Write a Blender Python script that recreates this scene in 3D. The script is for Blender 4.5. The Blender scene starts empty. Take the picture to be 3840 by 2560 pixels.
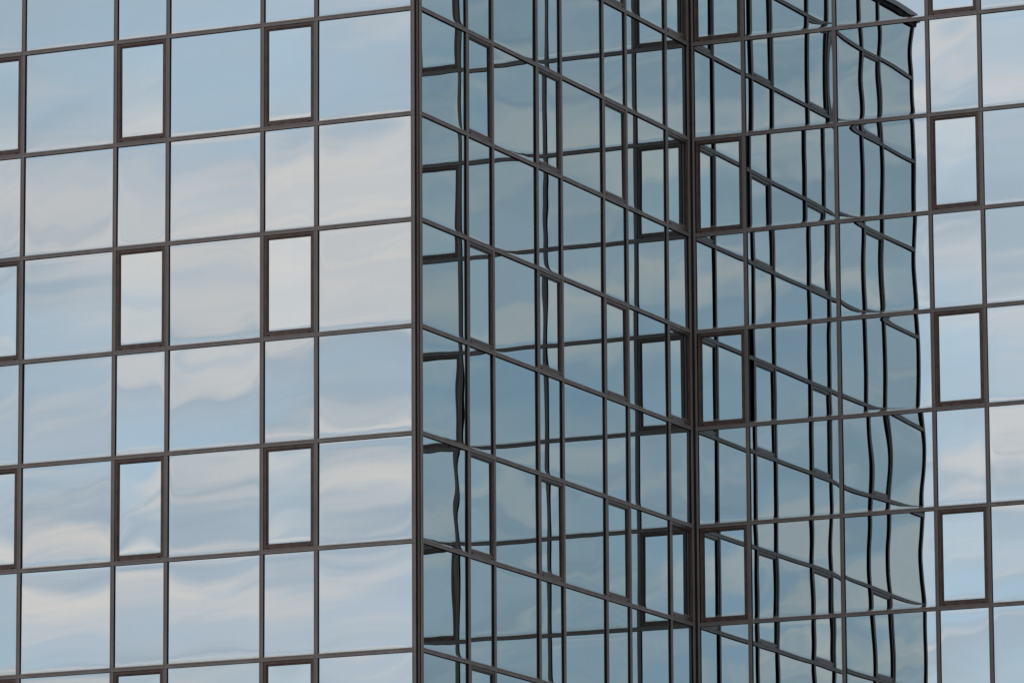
import bpy, bmesh, math, random
from mathutils import Vector, Matrix

rng = random.Random(11)
H = 1.75                       # height of one glazing row in metres
GROUND = 0.0
Z0 = 24.87                     # height of transom line number 0 (counted downwards)

scene = bpy.context.scene
col = scene.collection

# ------------------------------------------------------------------ camera
yaw, pitch, roll = -0.4356, 0.1849, -0.0059
fw = Vector((math.sin(yaw) * math.cos(pitch), math.cos(yaw) * math.cos(pitch), math.sin(pitch)))
rt = Vector((math.cos(yaw), -math.sin(yaw), 0.0))
up = rt.cross(fw)
cr, sr = math.cos(roll), math.sin(roll)
rt, up = rt * cr + up * sr, up * cr - rt * sr
cam_data = bpy.data.cameras.new("camera")
cam_data.sensor_width = 36.0
cam_data.lens = 22439.5 / 3840.0 * 36.0
cam_data.clip_start = 0.5
cam_data.clip_end = 20000.0
cam = bpy.data.objects.new("camera", cam_data)
M = Matrix((rt, up, -fw)).transposed().to_4x4()
M.translation = Vector((23.6348 * H, -48.6288 * H, Z0 - 13.269 * H))
cam.matrix_world = M
col.objects.link(cam)
scene.camera = cam

# ------------------------------------------------------------------ sky (world)
SUN_EL, SUN_AZ = math.radians(32), math.radians(212)      # azimuth measured clockwise from +Y
world = bpy.data.worlds.new("World")
scene.world = world
world.use_nodes = True
nt = world.node_tree
nt.nodes.clear()
N, L = nt.nodes.new, nt.links.new


def math_node(nt, op, a, b=None, clamp=False):
    n = nt.nodes.new("ShaderNodeMath")
    n.operation = op
    n.use_clamp = clamp
    for i, v in enumerate((a, b)):
        if v is None:
            continue
        if isinstance(v, (int, float)):
            n.inputs[i].default_value = v
        else:
            nt.links.new(v, n.inputs[i])
    return n.outputs[0]


def ramp(nt, fac, stops, interp="EASE"):
    n = nt.nodes.new("ShaderNodeValToRGB")
    n.color_ramp.interpolation = interp
    cr_ = n.color_ramp
    while len(cr_.elements) < len(stops):
        cr_.elements.new(0.5)
    for e, (p, c) in zip(cr_.elements, stops):
        e.position = p
        e.color = (c, c, c, 1) if isinstance(c, (int, float)) else (*c, 1)
    nt.links.new(fac, n.inputs[0])
    return n.outputs[0]


def mix(nt, fac, a, b):
    n = nt.nodes.new("ShaderNodeMix")
    n.data_type = "RGBA"
    for sock, v in ((n.inputs[0], fac), (n.inputs[6], a), (n.inputs[7], b)):
        if isinstance(v, (int, float)):
            sock.default_value = v
        elif isinstance(v, tuple):
            sock.default_value = (*v, 1)
        else:
            nt.links.new(v, sock)
    return n.outputs[2]


out = N("ShaderNodeOutputWorld")
bg = N("ShaderNodeBackground")
bg.inputs[1].default_value = 0.1
L(bg.outputs[0], out.inputs[0])
sky = N("ShaderNodeTexSky")
sky.sky_type = "NISHITA"
sky.sun_disc = False
sky.sun_elevation = SUN_EL
sky.sun_rotation = SUN_AZ
sky.air_density = 1.0
sky.dust_density = 1.2
sky.ozone_density = 1.5
tc = N("ShaderNodeTexCoord")
sep = N("ShaderNodeSeparateXYZ")
L(tc.outputs["Generated"], sep.inputs[0])
zc = math_node(nt, "MAXIMUM", sep.outputs[2], 0.0)
den = math_node(nt, "ADD", zc, 0.16)
px = math_node(nt, "DIVIDE", sep.outputs[0], den)
py = math_node(nt, "DIVIDE", sep.outputs[1], den)
comb = N("ShaderNodeCombineXYZ")
L(px, comb.inputs[0])
L(py, comb.inputs[1])


def sky_noise(scale, detail, rough, dist, off, rot=0.0, stretch=(1, 1, 1)):
    mp = N("ShaderNodeMapping")
    mp.inputs["Location"].default_value = off
    mp.inputs["Rotation"].default_value = (0, 0, rot)
    mp.inputs["Scale"].default_value = stretch
    L(comb.outputs[0], mp.inputs[0])
    n = N("ShaderNodeTexNoise")
    n.inputs["Scale"].default_value = scale
    n.inputs["Detail"].default_value = detail
    n.inputs["Roughness"].default_value = rough
    n.inputs["Distortion"].default_value = dist
    L(mp.outputs[0], n.inputs[0])
    return n.outputs[0]


big = sky_noise(4.2, 4.0, 0.5, 0.25, (14.03, 1.08, 0.0), 0.0, (0.7, 1.15, 1))
banks = sky_noise(8.0, 4.0, 0.47, 0.3, (3.08, 5.68, 2.0), 0.0, (0.42, 1.15, 1))
wisp = sky_noise(19.0, 4.0, 0.52, 0.4, (9.45, 13.91, 4.0), 0.0, (0.35, 1.3, 1))
shade = sky_noise(6.5, 4.0, 0.5, 0.3, (1.3, 6.6, 9.0), 0.0, (0.5, 1.1, 1))
cover = ramp(nt, big, [(0.32, 0.0), (0.52, 1.0)])
w1 = math_node(nt, "ADD", math_node(nt, "MULTIPLY", banks, 0.72), math_node(nt, "MULTIPLY", wisp, 0.28))
warm = ramp(nt, w1, [(0.45, 0.0), (0.62, 1.0)])
thin = ramp(nt, wisp, [(0.40, 0.0), (0.72, 0.45)])
deep = ramp(nt, shade, [(0.40, 0.0), (0.64, 1.0)])
blue = mix(nt, 0.9, sky.outputs[0], (6.6, 7.3, 8.8))
grey = mix(nt, deep, (8.4, 8.05, 8.8), (6.8, 6.75, 7.5))
soft = ramp(nt, wisp, [(0.36, 0.0), (0.62, 1.0)])
cream = mix(nt, soft, (12.8, 9.85, 8.95), (10.9, 9.0, 8.8))
cloud = mix(nt, warm, grey, cream)
lit = mix(nt, math_node(nt, "MULTIPLY", cover, 0.93), mix(nt, thin, blue, grey), cloud)
haze_f = ramp(nt, zc, [(0.0, 1.0), (0.15, 0.0)])
veiled = mix(nt, haze_f, lit, (9.0, 7.2, 5.9))
# added gain: whole sky scaled brighter south-eastward, to lift the twice-mirrored recess glass
BRIGHT_AZ = math.radians(153)
bright_h = math_node(nt, "ADD", math_node(nt, "MULTIPLY", sep.outputs[0], math.sin(BRIGHT_AZ)), math_node(nt, "MULTIPLY", sep.outputs[1], math.cos(BRIGHT_AZ)))
half = math_node(nt, "ADD", math_node(nt, "MULTIPLY", bright_h, 0.5), 0.5)
gain = math_node(nt, "ADD", math_node(nt, "MULTIPLY", math_node(nt, "MULTIPLY", half, half), 1.38), 0.70)
vm = N("ShaderNodeVectorMath")
vm.operation = "SCALE"
L(veiled, vm.inputs[0])
L(gain, vm.inputs["Scale"])
final = vm.outputs[0]
L(final, bg.inputs[0])

# ------------------------------------------------------------------ sun, exposure
sd = bpy.data.lights.new("sun", "SUN")
sd.energy = 0.5
sd.angle = math.radians(12)
sd.color = (1.0, 0.93, 0.85)
sun = bpy.data.objects.new("sun", sd)
d = Vector((math.sin(SUN_AZ) * math.cos(SUN_EL), math.cos(SUN_AZ) * math.cos(SUN_EL), math.sin(SUN_EL)))
sun.rotation_euler = (-d).to_track_quat("-Z", "Y").to_euler()
sun.location = d * 300
col.objects.link(sun)
vs = scene.view_settings
vs.view_transform = "Standard"
vs.look = "None"
vs.exposure = 0.0
vs.gamma = 1.0
vs.use_curve_mapping = False
scene.cycles.max_bounces = 12
scene.cycles.glossy_bounces = 8


# ------------------------------------------------------------------ materials
def material(name):
    m = bpy.data.materials.new(name)
    m.use_nodes = True
    return m, m.node_tree, m.node_tree.nodes["Principled BSDF"]


def obj_noise(nt, scale, detail=4.0, stretch=(1, 1, 1)):
    t = nt.nodes.new("ShaderNodeTexCoord")
    mp = nt.nodes.new("ShaderNodeMapping")
    mp.inputs["Scale"].default_value = stretch
    nt.links.new(t.outputs["Object"], mp.inputs[0])
    n = nt.nodes.new("ShaderNodeTexNoise")
    n.inputs["Scale"].default_value = scale
    n.inputs["Detail"].default_value = detail
    nt.links.new(mp.outputs[0], n.inputs[0])
    return n.outputs[0]


def glass_material(name, tint_a, tint_b):
    """coated mirror glass: tinted reflection over a dark body, thin dust film in rain streaks"""
    m, t, p = material(name)
    info = t.nodes.new("ShaderNodeObjectInfo")
    tint = mix(t, info.outputs["Random"], tint_a, tint_b)
    t.links.new(tint, p.inputs["Base Color"])
    p.inputs["Metallic"].default_value = 1.0
    p.inputs["Roughness"].default_value = 0.0
    dust = t.nodes.new("ShaderNodeBsdfDiffuse")
    dust.inputs[0].default_value = (0.32, 0.29, 0.25, 1)
    streak = obj_noise(t, 1.0, 5.0, (14.0, 14.0, 0.5))
    amount = ramp(t, streak, [(0.5, 0.0), (0.85, 0.028)], "LINEAR")
    g = t.nodes.new("ShaderNodeTexCoord")
    gs = t.nodes.new("ShaderNodeSeparateXYZ")
    t.links.new(g.outputs["Generated"], gs.inputs[0])
    foot = ramp(t, math_node(t, "ADD", gs.outputs[2], math_node(t, "MULTIPLY", obj_noise(t, 6.0), 0.03)), [(0.014, 0.42), (0.05, 0.0)])
    amount = math_node(t, "MAXIMUM", amount, foot)
    mx = t.nodes.new("ShaderNodeMixShader")
    t.links.new(amount, mx.inputs[0])
    t.links.new(p.outputs[0], mx.inputs[1])
    t.links.new(dust.outputs[0], mx.inputs[2])
    t.links.new(mx.outputs[0], t.nodes["Material Output"].inputs[0])
    return m


def paint_material(name, c1, c2, rough, scale, stretch=(1, 1, 1), metallic=0.0, spec=0.2):
    m, t, p = material(name)
    f = ramp(t, obj_noise(t, scale, 6.0, stretch), [(0.35, 0.0), (0.7, 1.0)], "LINEAR")
    t.links.new(mix(t, f, c1, c2), p.inputs["Base Color"])
    p.inputs["Roughness"].default_value = rough
    p.inputs["Specular IOR Level"].default_value = spec
    p.inputs["Metallic"].default_value = metallic
    return m


GLASS = glass_material("mirror_glass", (0.293, 0.371, 0.391), (0.326, 0.405, 0.424))
VENT_GLASS = glass_material("vent_glass", (0.318, 0.405, 0.424), (0.342, 0.427, 0.446))
ALU = paint_material("bronze_aluminium", (0.085, 0.0825, 0.077), (0.120, 0.117, 0.110), 0.42, 3.0, (1, 1, 0.3))
BROWN = paint_material("brown_sash_paint", (0.030, 0.0255, 0.0235), (0.062, 0.041, 0.030), 0.3, 5.0)
PIPE = paint_material("weathered_brown_tube", (0.040, 0.035, 0.031), (0.058, 0.045, 0.037), 0.45, 4.0, (1, 1, 0.25))
BLACK = paint_material("black_gasket_and_shade", (0.006, 0.006, 0.0065), (0.01, 0.01, 0.01), 0.8, 8.0)  # rubber and fillers, also the painted shade of the parapet gap
CORE = paint_material("dark_backing", (0.02, 0.021, 0.023), (0.03, 0.03, 0.032), 0.8, 2.0)
COPING = paint_material("coping_metal", (0.16, 0.165, 0.175), (0.22, 0.22, 0.225), 0.35, 2.0)
PAVING = paint_material("grey_paving", (0.07, 0.07, 0.068), (0.12, 0.115, 0.11), 0.85, 0.3)
WOODS = paint_material("far_woodland", (0.03, 0.035, 0.03), (0.07, 0.075, 0.07), 0.9, 0.02)


# ------------------------------------------------------------------ mesh helpers
class Builder:
    """collects quads and prisms in facade coordinates (t along, w outward, z up)"""

    def __init__(self, frame=None):
        self.v, self.f, self.m, self.s = [], [], [], []
        self.frame = frame

    def pt(self, t, w, z):
        if self.frame is None:
            return (t, w, z)
        o, tv, nv = self.frame
        return (o[0] + tv[0] * t + nv[0] * w, o[1] + tv[1] * t + nv[1] * w, z)

    def face(self, pts, mi=0, smooth=False):
        i = len(self.v)
        self.v += [self.pt(*p) for p in pts]
        self.f.append(tuple(range(i, i + len(pts))))
        self.m.append(mi)
        self.s.append(smooth)

    def prism(self, poly, a, b, axis, mi=0):
        """poly: (x, w) points; axis 'z': x is t and a..b runs along z; axis 't': x is z and a..b runs along t"""
        def p(x, w, q):
            return (x, w, q) if axis == "z" else (q, w, x)
        n = len(poly)
        i = len(self.v)
        self.v += [self.pt(*p(x, w, a)) for x, w in poly] + [self.pt(*p(x, w, b)) for x, w in poly]
        for k in range(n):
            k2 = (k + 1) % n
            self.f.append((i + k, i + k2, i + n + k2, i + n + k))
        self.f.append(tuple(range(i + n - 1, i - 1, -1)))
        self.f.append(tuple(range(i + n, i + 2 * n)))
        self.m += [mi] * (n + 2)
        self.s += [False] * (n + 2)

    def box(self, t0, t1, w0, w1, z0, z1, mi=0):
        self.prism([(t0, w0), (t1, w0), (t1, w1), (t0, w1)], z0, z1, "z", mi)

    def build(self, name, mats, parent=None, recalc=True):
        me = bpy.data.meshes.new(name)
        # keep the object's origin near its geometry
        c = Vector([sum(q[i] for q in self.v) / len(self.v) for i in range(3)])
        me.from_pydata([(q[0] - c.x, q[1] - c.y, q[2] - c.z) for q in self.v], [], self.f)
        for m in mats:
            me.materials.append(m)
        me.polygons.foreach_set("material_index", self.m)
        me.polygons.foreach_set("use_smooth", self.s)
        if recalc:
            bm = bmesh.new()
            bm.from_mesh(me)
            bmesh.ops.recalc_face_normals(bm, faces=bm.faces)
            bm.to_mesh(me)
            bm.free()
        o = bpy.data.objects.new(name, me)
        col.objects.link(o)
        o.parent = parent
        o.location = c if parent is None else c - origin_of(parent)
        return o


ORIGIN = {}


def origin_of(o):
    p = Vector((0, 0, 0))
    while o is not None:
        p += o.location
        o = o.parent
    return p


def row_z(k):
    return Z0 - k * H


# ------------------------------------------------------------------ setting
def ground_sheet():
    b = Builder()
    R = 6000.0
    b.face([(-R, -R, 0), (R, -R, 0), (R, R, 0), (-R, R, 0)])
    o = b.build("ground", [PAVING], recalc=False)
    o["kind"] = "structure"


def far_hills():
    """a ring of low wooded rises at the horizon with a ragged top"""
    b = Builder()
    n, R = 720, 3000.0
    r2 = random.Random(5)
    hs = []
    for i in range(n):
        a = 2 * math.pi * i / n
        hs.append(26 + 12 * math.sin(3 * a + 1) + 8 * math.sin(11 * a) + r2.uniform(-6, 6) + (r2.random() < 0.12) * r2.uniform(6, 22))
    for i in range(n):
        j = (i + 1) % n
        a, c = 2 * math.pi * i / n, 2 * math.pi * j / n
        p = lambda ang, rad, z: (rad * math.cos(ang), rad * math.sin(ang), z)
        b.face([p(a, R, -1), p(c, R, -1), p(c, R + 160, hs[j]), p(a, R + 160, hs[i])])
        b.face([p(a, R + 160, hs[i]), p(c, R + 160, hs[j]), p(c, R + 700, -1), p(a, R + 700, -1)])
    o = b.build("hills", [WOODS])
    o["kind"] = "structure"


ground_sheet()
far_hills()

# ------------------------------------------------------------------ the office building
W, NW = 1.004 * H, 0.5645 * H          # wide and narrow bays
DEP = 0.034                            # cap stands this far proud of the glass
CAPW = 0.035                           # half width of a cap

BX, BY = 0.0677 * H, 0.0472 * H
CX, CY = 0.0993 * H, 6.3603 * H


def bays(pattern, start=0.0, sign=1):
    ts, t = [start], start
    for c in pattern:
        t += sign * (c if not isinstance(c, str) else (W if c == "w" else NW))
        ts.append(t)
    return ts


building = bpy.data.objects.new("office_building", None)
building.location = (0, 0, 0)
col.objects.link(building)
building["label"] = "mirror glass office building with bronze grid, brown framed windows and a stepped corner"
building["category"] = "building"

FR_A = ((0.0, 0.0), (1.0, 0.0), (0.0, -1.0))
FR_B = ((BX, BY), (0.0, 1.0), (1.0, 0.0))
FR_C = ((CX, CY), (1.0, 0.0), (0.0, -1.0))

tA = list(reversed(bays("wnwnwnwn", 0.0, -1)))
kA = list(reversed("wnwnwnwn"))
WB, NB = 1.0056 * H, 0.5642 * H
tB = bays([WB, NB, WB, NB, WB, NB, WB, NB])
kB = list("wnwnwnwn")
WC, NC = 1.0065 * H, 0.5567 * H
tC = bays([NC, WC, WC, NC, WC, NC, WC])
kC = list("nwwnwnw")

ROWS = list(range(-2, 8))              # rows k: from transom k down to transom k+1
TOP_ROW_TOP = Z0 + 2.585 * H           # underside of the coping
BOTTOM = row_z(8)
TOP = Z0 + 2.70 * H

# ---- backing mass behind the glass, one prism with the stepped plan
b = Builder()
xa, xb_, yc = tA[0] - 3.0, BX - 0.11, CY + 0.11
xr = CX + tC[-1] + 3.0
plan = [(xa, 0.11), (xb_, 0.11), (xb_, yc), (xr, yc), (xr, yc + 14), (xa, yc + 14)]
b.prism(plan, 0.0, TOP - 0.05, "z")
b.build("core_wall", [CORE], building)

# ---- coping along the three facades
b = Builder()
oh = 0.05
cop = [(xa, -oh), (BX + oh, -oh), (BX + oh, CY - oh), (xr, CY - oh), (xr, yc + 0.3), (xb_ - 0.3, yc + 0.3), (xb_ - 0.3, 0.4), (xa, 0.4)]
b.prism(cop, TOP_ROW_TOP + 0.10, TOP, "z")
b.build("coping", [COPING], building)
b = Builder()
oh = 0.012
cop = [(xa, -oh), (BX + oh, -oh), (BX + oh, CY - oh), (xr, CY - oh), (xr, yc + 0.3), (xb_ - 0.3, yc + 0.3), (xb_ - 0.3, 0.4), (xa, 0.4)]
b.prism(cop, TOP_ROW_TOP, TOP_ROW_TOP + 0.098, "z")
b.build("parapet_shadow_gap", [BLACK], building)  # shade of the gap under the coping, built as a black band


def cap_profile(hw, groove=True, flip=False):
    """cap outline (x, w): deep edge on the left, thin lip on the right, groove one third across"""
    g0, g1 = -hw + 0.020, -hw + 0.0245
    pts = [(-hw, -0.015), (-hw, -0.002), (-hw + 0.002, 0.0)]
    if groove:
        pts += [(g0, 0.0), (g0, -0.009), (g1, -0.009), (g1, 0.0)]
    pts += [(hw - 0.002, 0.0), (hw, -0.002), (hw, -0.005), (hw - 0.004, -0.012), (hw - 0.010, -0.012), (hw - 0.010, -0.015)]
    if flip:
        pts = [(-x, w) for x, w in reversed(pts)]
    return pts


def mullion(frame, t, hw=CAPW, groove=True):
    b = Builder(frame)
    prof = [(t + x, w) for x, w in cap_profile(hw, groove)]
    # cut into lengths with hairline joints above and below every transom
    cuts = [TOP_ROW_TOP - 0.001]
    for k in range(-2, 9):
        z = row_z(k)
        cuts += [z + CAPW + 0.004, z - CAPW - 0.004]
    cuts.append(0.05)
    j = 0.0018
    for q in range(len(cuts) - 1):
        b.prism(prof, cuts[q + 1] + j, cuts[q] - j, "z", 0)
    b.box(t - hw + 0.008, t + hw - 0.003, -DEP - 0.004, -0.0125, 0.05, TOP_ROW_TOP - 0.001, 1)
    b.build("mullion", [ALU, BLACK], building)


def transom(frame, t0, t1, k):
    b = Builder(frame)
    z = row_z(k)
    prof = [(z + x, w - 0.0012) for x, w in cap_profile(CAPW, True, True)]
    b.prism(prof, t0 + 0.0012, t1 - 0.0012, "t", 0)
    b.box(t0 + 0.0012, t1 - 0.0012, -DEP - 0.004, -0.0137, z - CAPW + 0.003, z + CAPW - 0.008, 1)
    b.build("transom", [ALU, BLACK], building)


def spaced(a, bnd, step, extra_lo=(), extra_hi=()):
    """grid stations from a to bnd, finer towards the edges"""
    n = max(2, int(round((bnd - a) / step)))
    base = [a + (bnd - a) * i / n for i in range(n + 1)]
    lo = [a + e for e in extra_lo]
    hi = [bnd - e for e in extra_hi]
    cut_lo = max(extra_lo) + 0.02 if extra_lo else -1
    cut_hi = max(extra_hi) + 0.02 if extra_hi else -1
    mid = [x for x in base if x - a > cut_lo and bnd - x > cut_hi]
    return [a] + lo + mid + sorted(hi) + [bnd]


def glass_sheet(frame, t0, t1, z0, z1, w, name, mat, parent, flat=1.0, vent=False, lift=0.0, tilt=None):
    """one pane: real waviness of a few hundredths of a millimetre bends what it mirrors"""
    b = Builder(frame)
    Wd, Hd = t1 - t0, z1 - z0
    tx, ty = rng.gauss(0, 0.0016) * flat, rng.gauss(0, 0.0019) * flat
    if tilt:
        tx, ty = tilt[:2]
    twist = tilt[2] if tilt else 0.0
    pil = (rng.gauss(0.0005, 0.0007) if frame is FR_A else rng.gauss(0.0002, 0.0004)) * flat
    rough = math.exp(rng.gauss(-0.15, 0.4)) * (0.26 if frame is FR_A else 0.68)
    waves = []
    for _ in range(3):
        wl = rng.uniform(0.45, 1.1)
        an = rng.choice((0, 1)) * math.pi / 2 + rng.gauss(0, 0.35)
        k = 2 * math.pi / wl
        waves.append((k * math.cos(an), k * math.sin(an), rng.uniform(0, 6.28), abs(rng.gauss(0, 0.0008)) / k * flat * rough))
    cb = abs(rng.gauss(0.07, 0.02)) * (0.25 if vent else 1.0)
    lb = rng.uniform(0.014, 0.026)
    ct = rng.gauss(0.0, 0.006) * (0.3 if vent else 1)
    cl, cr_ = rng.gauss(0, 0.008) * (0.3 if vent else 1), rng.gauss(0, 0.008) * (0.3 if vent else 1)
    ls = 0.05

    def disp(u, v):
        x, y = 2 * u / Wd - 1, 2 * v / Hd - 1
        q = tx * (u - Wd / 2) + ty * (v - Hd / 2) + pil * (1 - x * x) * (1 - y * y)
        for kx, ky, ph, am in waves:
            q += am * math.sin(kx * u + ky * v + ph)
        wob = 1 + 0.5 * math.sin(5 * u + waves[0][2]) * math.cos(9 * u + waves[1][2])
        q -= cb * wob * lb * math.exp(-v / lb)
        q -= ct * ls * math.exp(-(Hd - v) / ls)
        q -= cl * ls * math.exp(-u / ls) + cr_ * ls * math.exp(-(Wd - u) / ls)
        q -= twist * (u - Wd / 2) * math.cos(2 * math.pi * v / Hd)
        q += lift * 0.14 * math.exp(-v / 0.14) * math.exp(-(Wd - u) / 0.45)
        return q

    us = spaced(0, Wd, 0.085, (0.02, 0.045, 0.08, 0.125), (0.02, 0.045, 0.08, 0.125))
    vs_ = spaced(0, Hd, 0.085, (0.006, 0.012, 0.02, 0.03, 0.045, 0.07, 0.11), (0.02, 0.045, 0.08, 0.125))
    nu, nv = len(us), len(vs_)
    i0 = len(b.v)
    for v in vs_:
        for u in us:
            b.v.append(b.pt(t0 + u, w + disp(u, v), z0 + v))
    for jv in range(nv - 1):
        for iu in range(nu - 1):
            a = i0 + jv * nu + iu
            b.f.append((a, a + 1, a + nu + 1, a + nu))
            b.m.append(0)
            b.s.append(True)
    th = 0.012
    b.face([(t1, w - th, z0), (t0, w - th, z0), (t0, w - th, z1), (t1, w - th, z1)])
    b.face([(t0, w, z0), (t0, w - th, z0), (t1, w - th, z0), (t1, w, z0)])
    b.face([(t0, w, z1), (t1, w, z1), (t1, w - th, z1), (t0, w - th, z1)])
    b.face([(t0, w, z0), (t0, w, z1), (t0, w - th, z1), (t0, w - th, z0)])
    b.face([(t1, w, z0), (t1, w - th, z0), (t1, w - th, z1), (t1, w, z1)])
    return b.build(name, [mat], parent, recalc=False)


def frame_ring(b, t0, t1, z0, z1, widths, w0, w1, mi=0):
    """mitred four sided frame with front at w1 and back at w0; widths left, right, bottom, top"""
    l, r, bo, to = widths
    O = [(t0, z0), (t1, z0), (t1, z1), (t0, z1)]
    I = [(t0 + l, z0 + bo), (t1 - r, z0 + bo), (t1 - r, z1 - to), (t0 + l, z1 - to)]
    for k in range(4):
        k2 = (k + 1) % 4
        g = 0.0006
        o1, o2, i1, i2 = O[k], O[k2], I[k], I[k2]
        base = len(b.v)
        for (tt, zz) in (o1, o2, i2, i1):
            b.v.append(b.pt(tt, w1, zz))
        for (tt, zz) in (o1, o2, i2, i1):
            b.v.append(b.pt(tt, w0, zz))
        q = base
        for fc in ((q, q + 1, q + 2, q + 3), (q + 7, q + 6, q + 5, q + 4), (q, q + 4, q + 5, q + 1),
                   (q + 1, q + 5, q + 6, q + 2), (q + 2, q + 6, q + 7, q + 3), (q + 3, q + 7, q + 4, q)):
            b.f.append(fc)
            b.m.append(mi)
            b.s.append(False)


def window(frame, t0, t1, k):
    """opening light: brown outer frame, sash one step further out, two drain covers in the bottom rail"""
    e = CAPW + 0.005
    a, c = t0 + e, t1 - e
    zt, zb = row_z(k) - e, row_z(k + 1) + CAPW + 0.001
    b = Builder(frame)
    frame_ring(b, a, c, zb, zt, (0.045, 0.043, 0.066, 0.045), -0.060, -0.012)
    o = b.build("window", [BROWN], building)
    b = Builder(frame)
    frame_ring(b, a + 0.048, c - 0.046, zb + 0.069, zt - 0.048, (0.017, 0.017, 0.017, 0.017), -0.060, -0.026)
    b.build("sash", [BROWN], o)
    b = Builder(frame)
    frame_ring(b, a + 0.066, c - 0.064, zb + 0.087, zt - 0.066, (0.005, 0.005, 0.005, 0.005), -0.055, -0.035)
    b.build("gasket", [BLACK], o)
    for s in (a + 0.055, c - 0.105):
        b = Builder(frame)
        b.box(s, s + 0.045, -0.014, -0.006, zb + 0.012, zb + 0.028)
        b.build("drain_cover", [BLACK], o)
    glass_sheet(frame, a + 0.062, c - 0.060, zb + 0.083, zt - 0.062, -0.043, "pane", VENT_GLASS, o, 0.9, True)


# panes whose set in the frame is plainly askew: mirror image pushed sideways
TILT = {(True, 2, -1): (0.0012, -0.001, -0.0006), (True, 2, 0): (0.0015, 0.0008, 0.0005), (True, 2, 1): (0.0006, -0.0012, -0.0008),
        (True, 2, 2): (0.0016, 0.001, 0.0004), (True, 2, 3): (0.0046, 0.0012, 0.0016), (True, 2, 4): (0.0020, -0.0015, -0.0012),
        (True, 2, 5): (0.0046, 0.0, 0.0008)}


def facade(frame, ts, kinds, first_narrow=False, skip_first=False):
    for i, t in enumerate(ts):
        if frame is FR_C and i == 0:
            mullion(frame, t, 0.020, False)
        else:
            mullion(frame, t)
    for i in range(len(ts) - 1):
        t0, t1 = ts[i], ts[i + 1]
        h0 = 0.020 if (frame is FR_C and i == 0) else CAPW
        for k in range(-2, 9):
            transom(frame, t0 + h0, t1 - CAPW, k)
        e = CAPW - 0.012
        # short row under the coping
        glass_sheet(frame, t0 + e, t1 - e, row_z(-2) + e, TOP_ROW_TOP - 0.004, -DEP, "pane", GLASS, building)
        for k in ROWS:
            if kinds[i] == "n" and k % 2 == 0:
                window(frame, t0, t1, k)
            else:
                glass_sheet(frame, t0 + e, t1 - e, row_z(k + 1) + e, row_z(k) - e, -DEP, "pane", GLASS, building,
                            lift=0.009 if (frame is FR_C and i == 2 and k == -2) else 0.0,
                            tilt=TILT.get((frame is FR_C, i, k)))


facade(FR_A, tA, kA)
facade(FR_B, tB, kB)
facade(FR_C, tC, kC)

# ---- the storeys below the picture: plain glazing bands behind the running mullions
for fr, ts in ((FR_A, tA), (FR_B, tB), (FR_C, tC)):
    b = Builder(fr)
    b.box(ts[0] + 0.02, ts[-1] - 0.02, -0.04, -DEP, 0.05, BOTTOM - CAPW)
    b.build("lower_glazing", [GLASS], building)
    b = Builder(fr)
    for k in range(9, 15):
        z = row_z(k)
        if z > 0.2:
            for i in range(len(ts) - 1):
                b.box(ts[i] + CAPW + 0.002, ts[i + 1] - CAPW - 0.002, -DEP + 0.001, -0.002, z - CAPW, z + CAPW)
    o = b.build("lower_transoms", [ALU], building)
    o["kind"] = "stuff"

# ---- outer corner: round tube in a black rebate
b = Builder()
n = 20
cxp, cyp, rp = 0.070, 0.042, 0.021
b.prism([(cxp + rp * math.cos(2 * math.pi * i / n), cyp + rp * math.sin(2 * math.pi * i / n)) for i in range(n)], 0.05, TOP_ROW_TOP - 0.002, "z")
tube = b.build("corner_tube", [PIPE], building)
for k in range(-1, 9, 2):
    b = Builder()
    r3 = rp + 0.0025
    zz = row_z(k) - 0.55 * H
    b.prism([(cxp + r3 * math.cos(2 * math.pi * i / n), cyp + r3 * math.sin(2 * math.pi * i / n)) for i in range(n)], zz - 0.02, zz + 0.02, "z")
    b.build("sleeve", [PIPE], tube)
b = Builder()
b.prism([(0.022, 0.030), (0.092, 0.064), (0.092, 0.12), (0.0, 0.12), (0.0, 0.030)], 0.05, TOP_ROW_TOP - 0.003, "z")
b.build("corner_filler", [BLACK], building)
# ---- inner corner: black filler between the two end caps
b = Builder()
b.prism([(BX - 0.03, CY + 0.012), (CX - 0.018, CY + 0.012), (CX - 0.018, CY + 0.09), (BX - 0.03, CY + 0.09)], 0.05, TOP_ROW_TOP - 0.003, "z")
b.build("corner_filler", [BLACK], building)
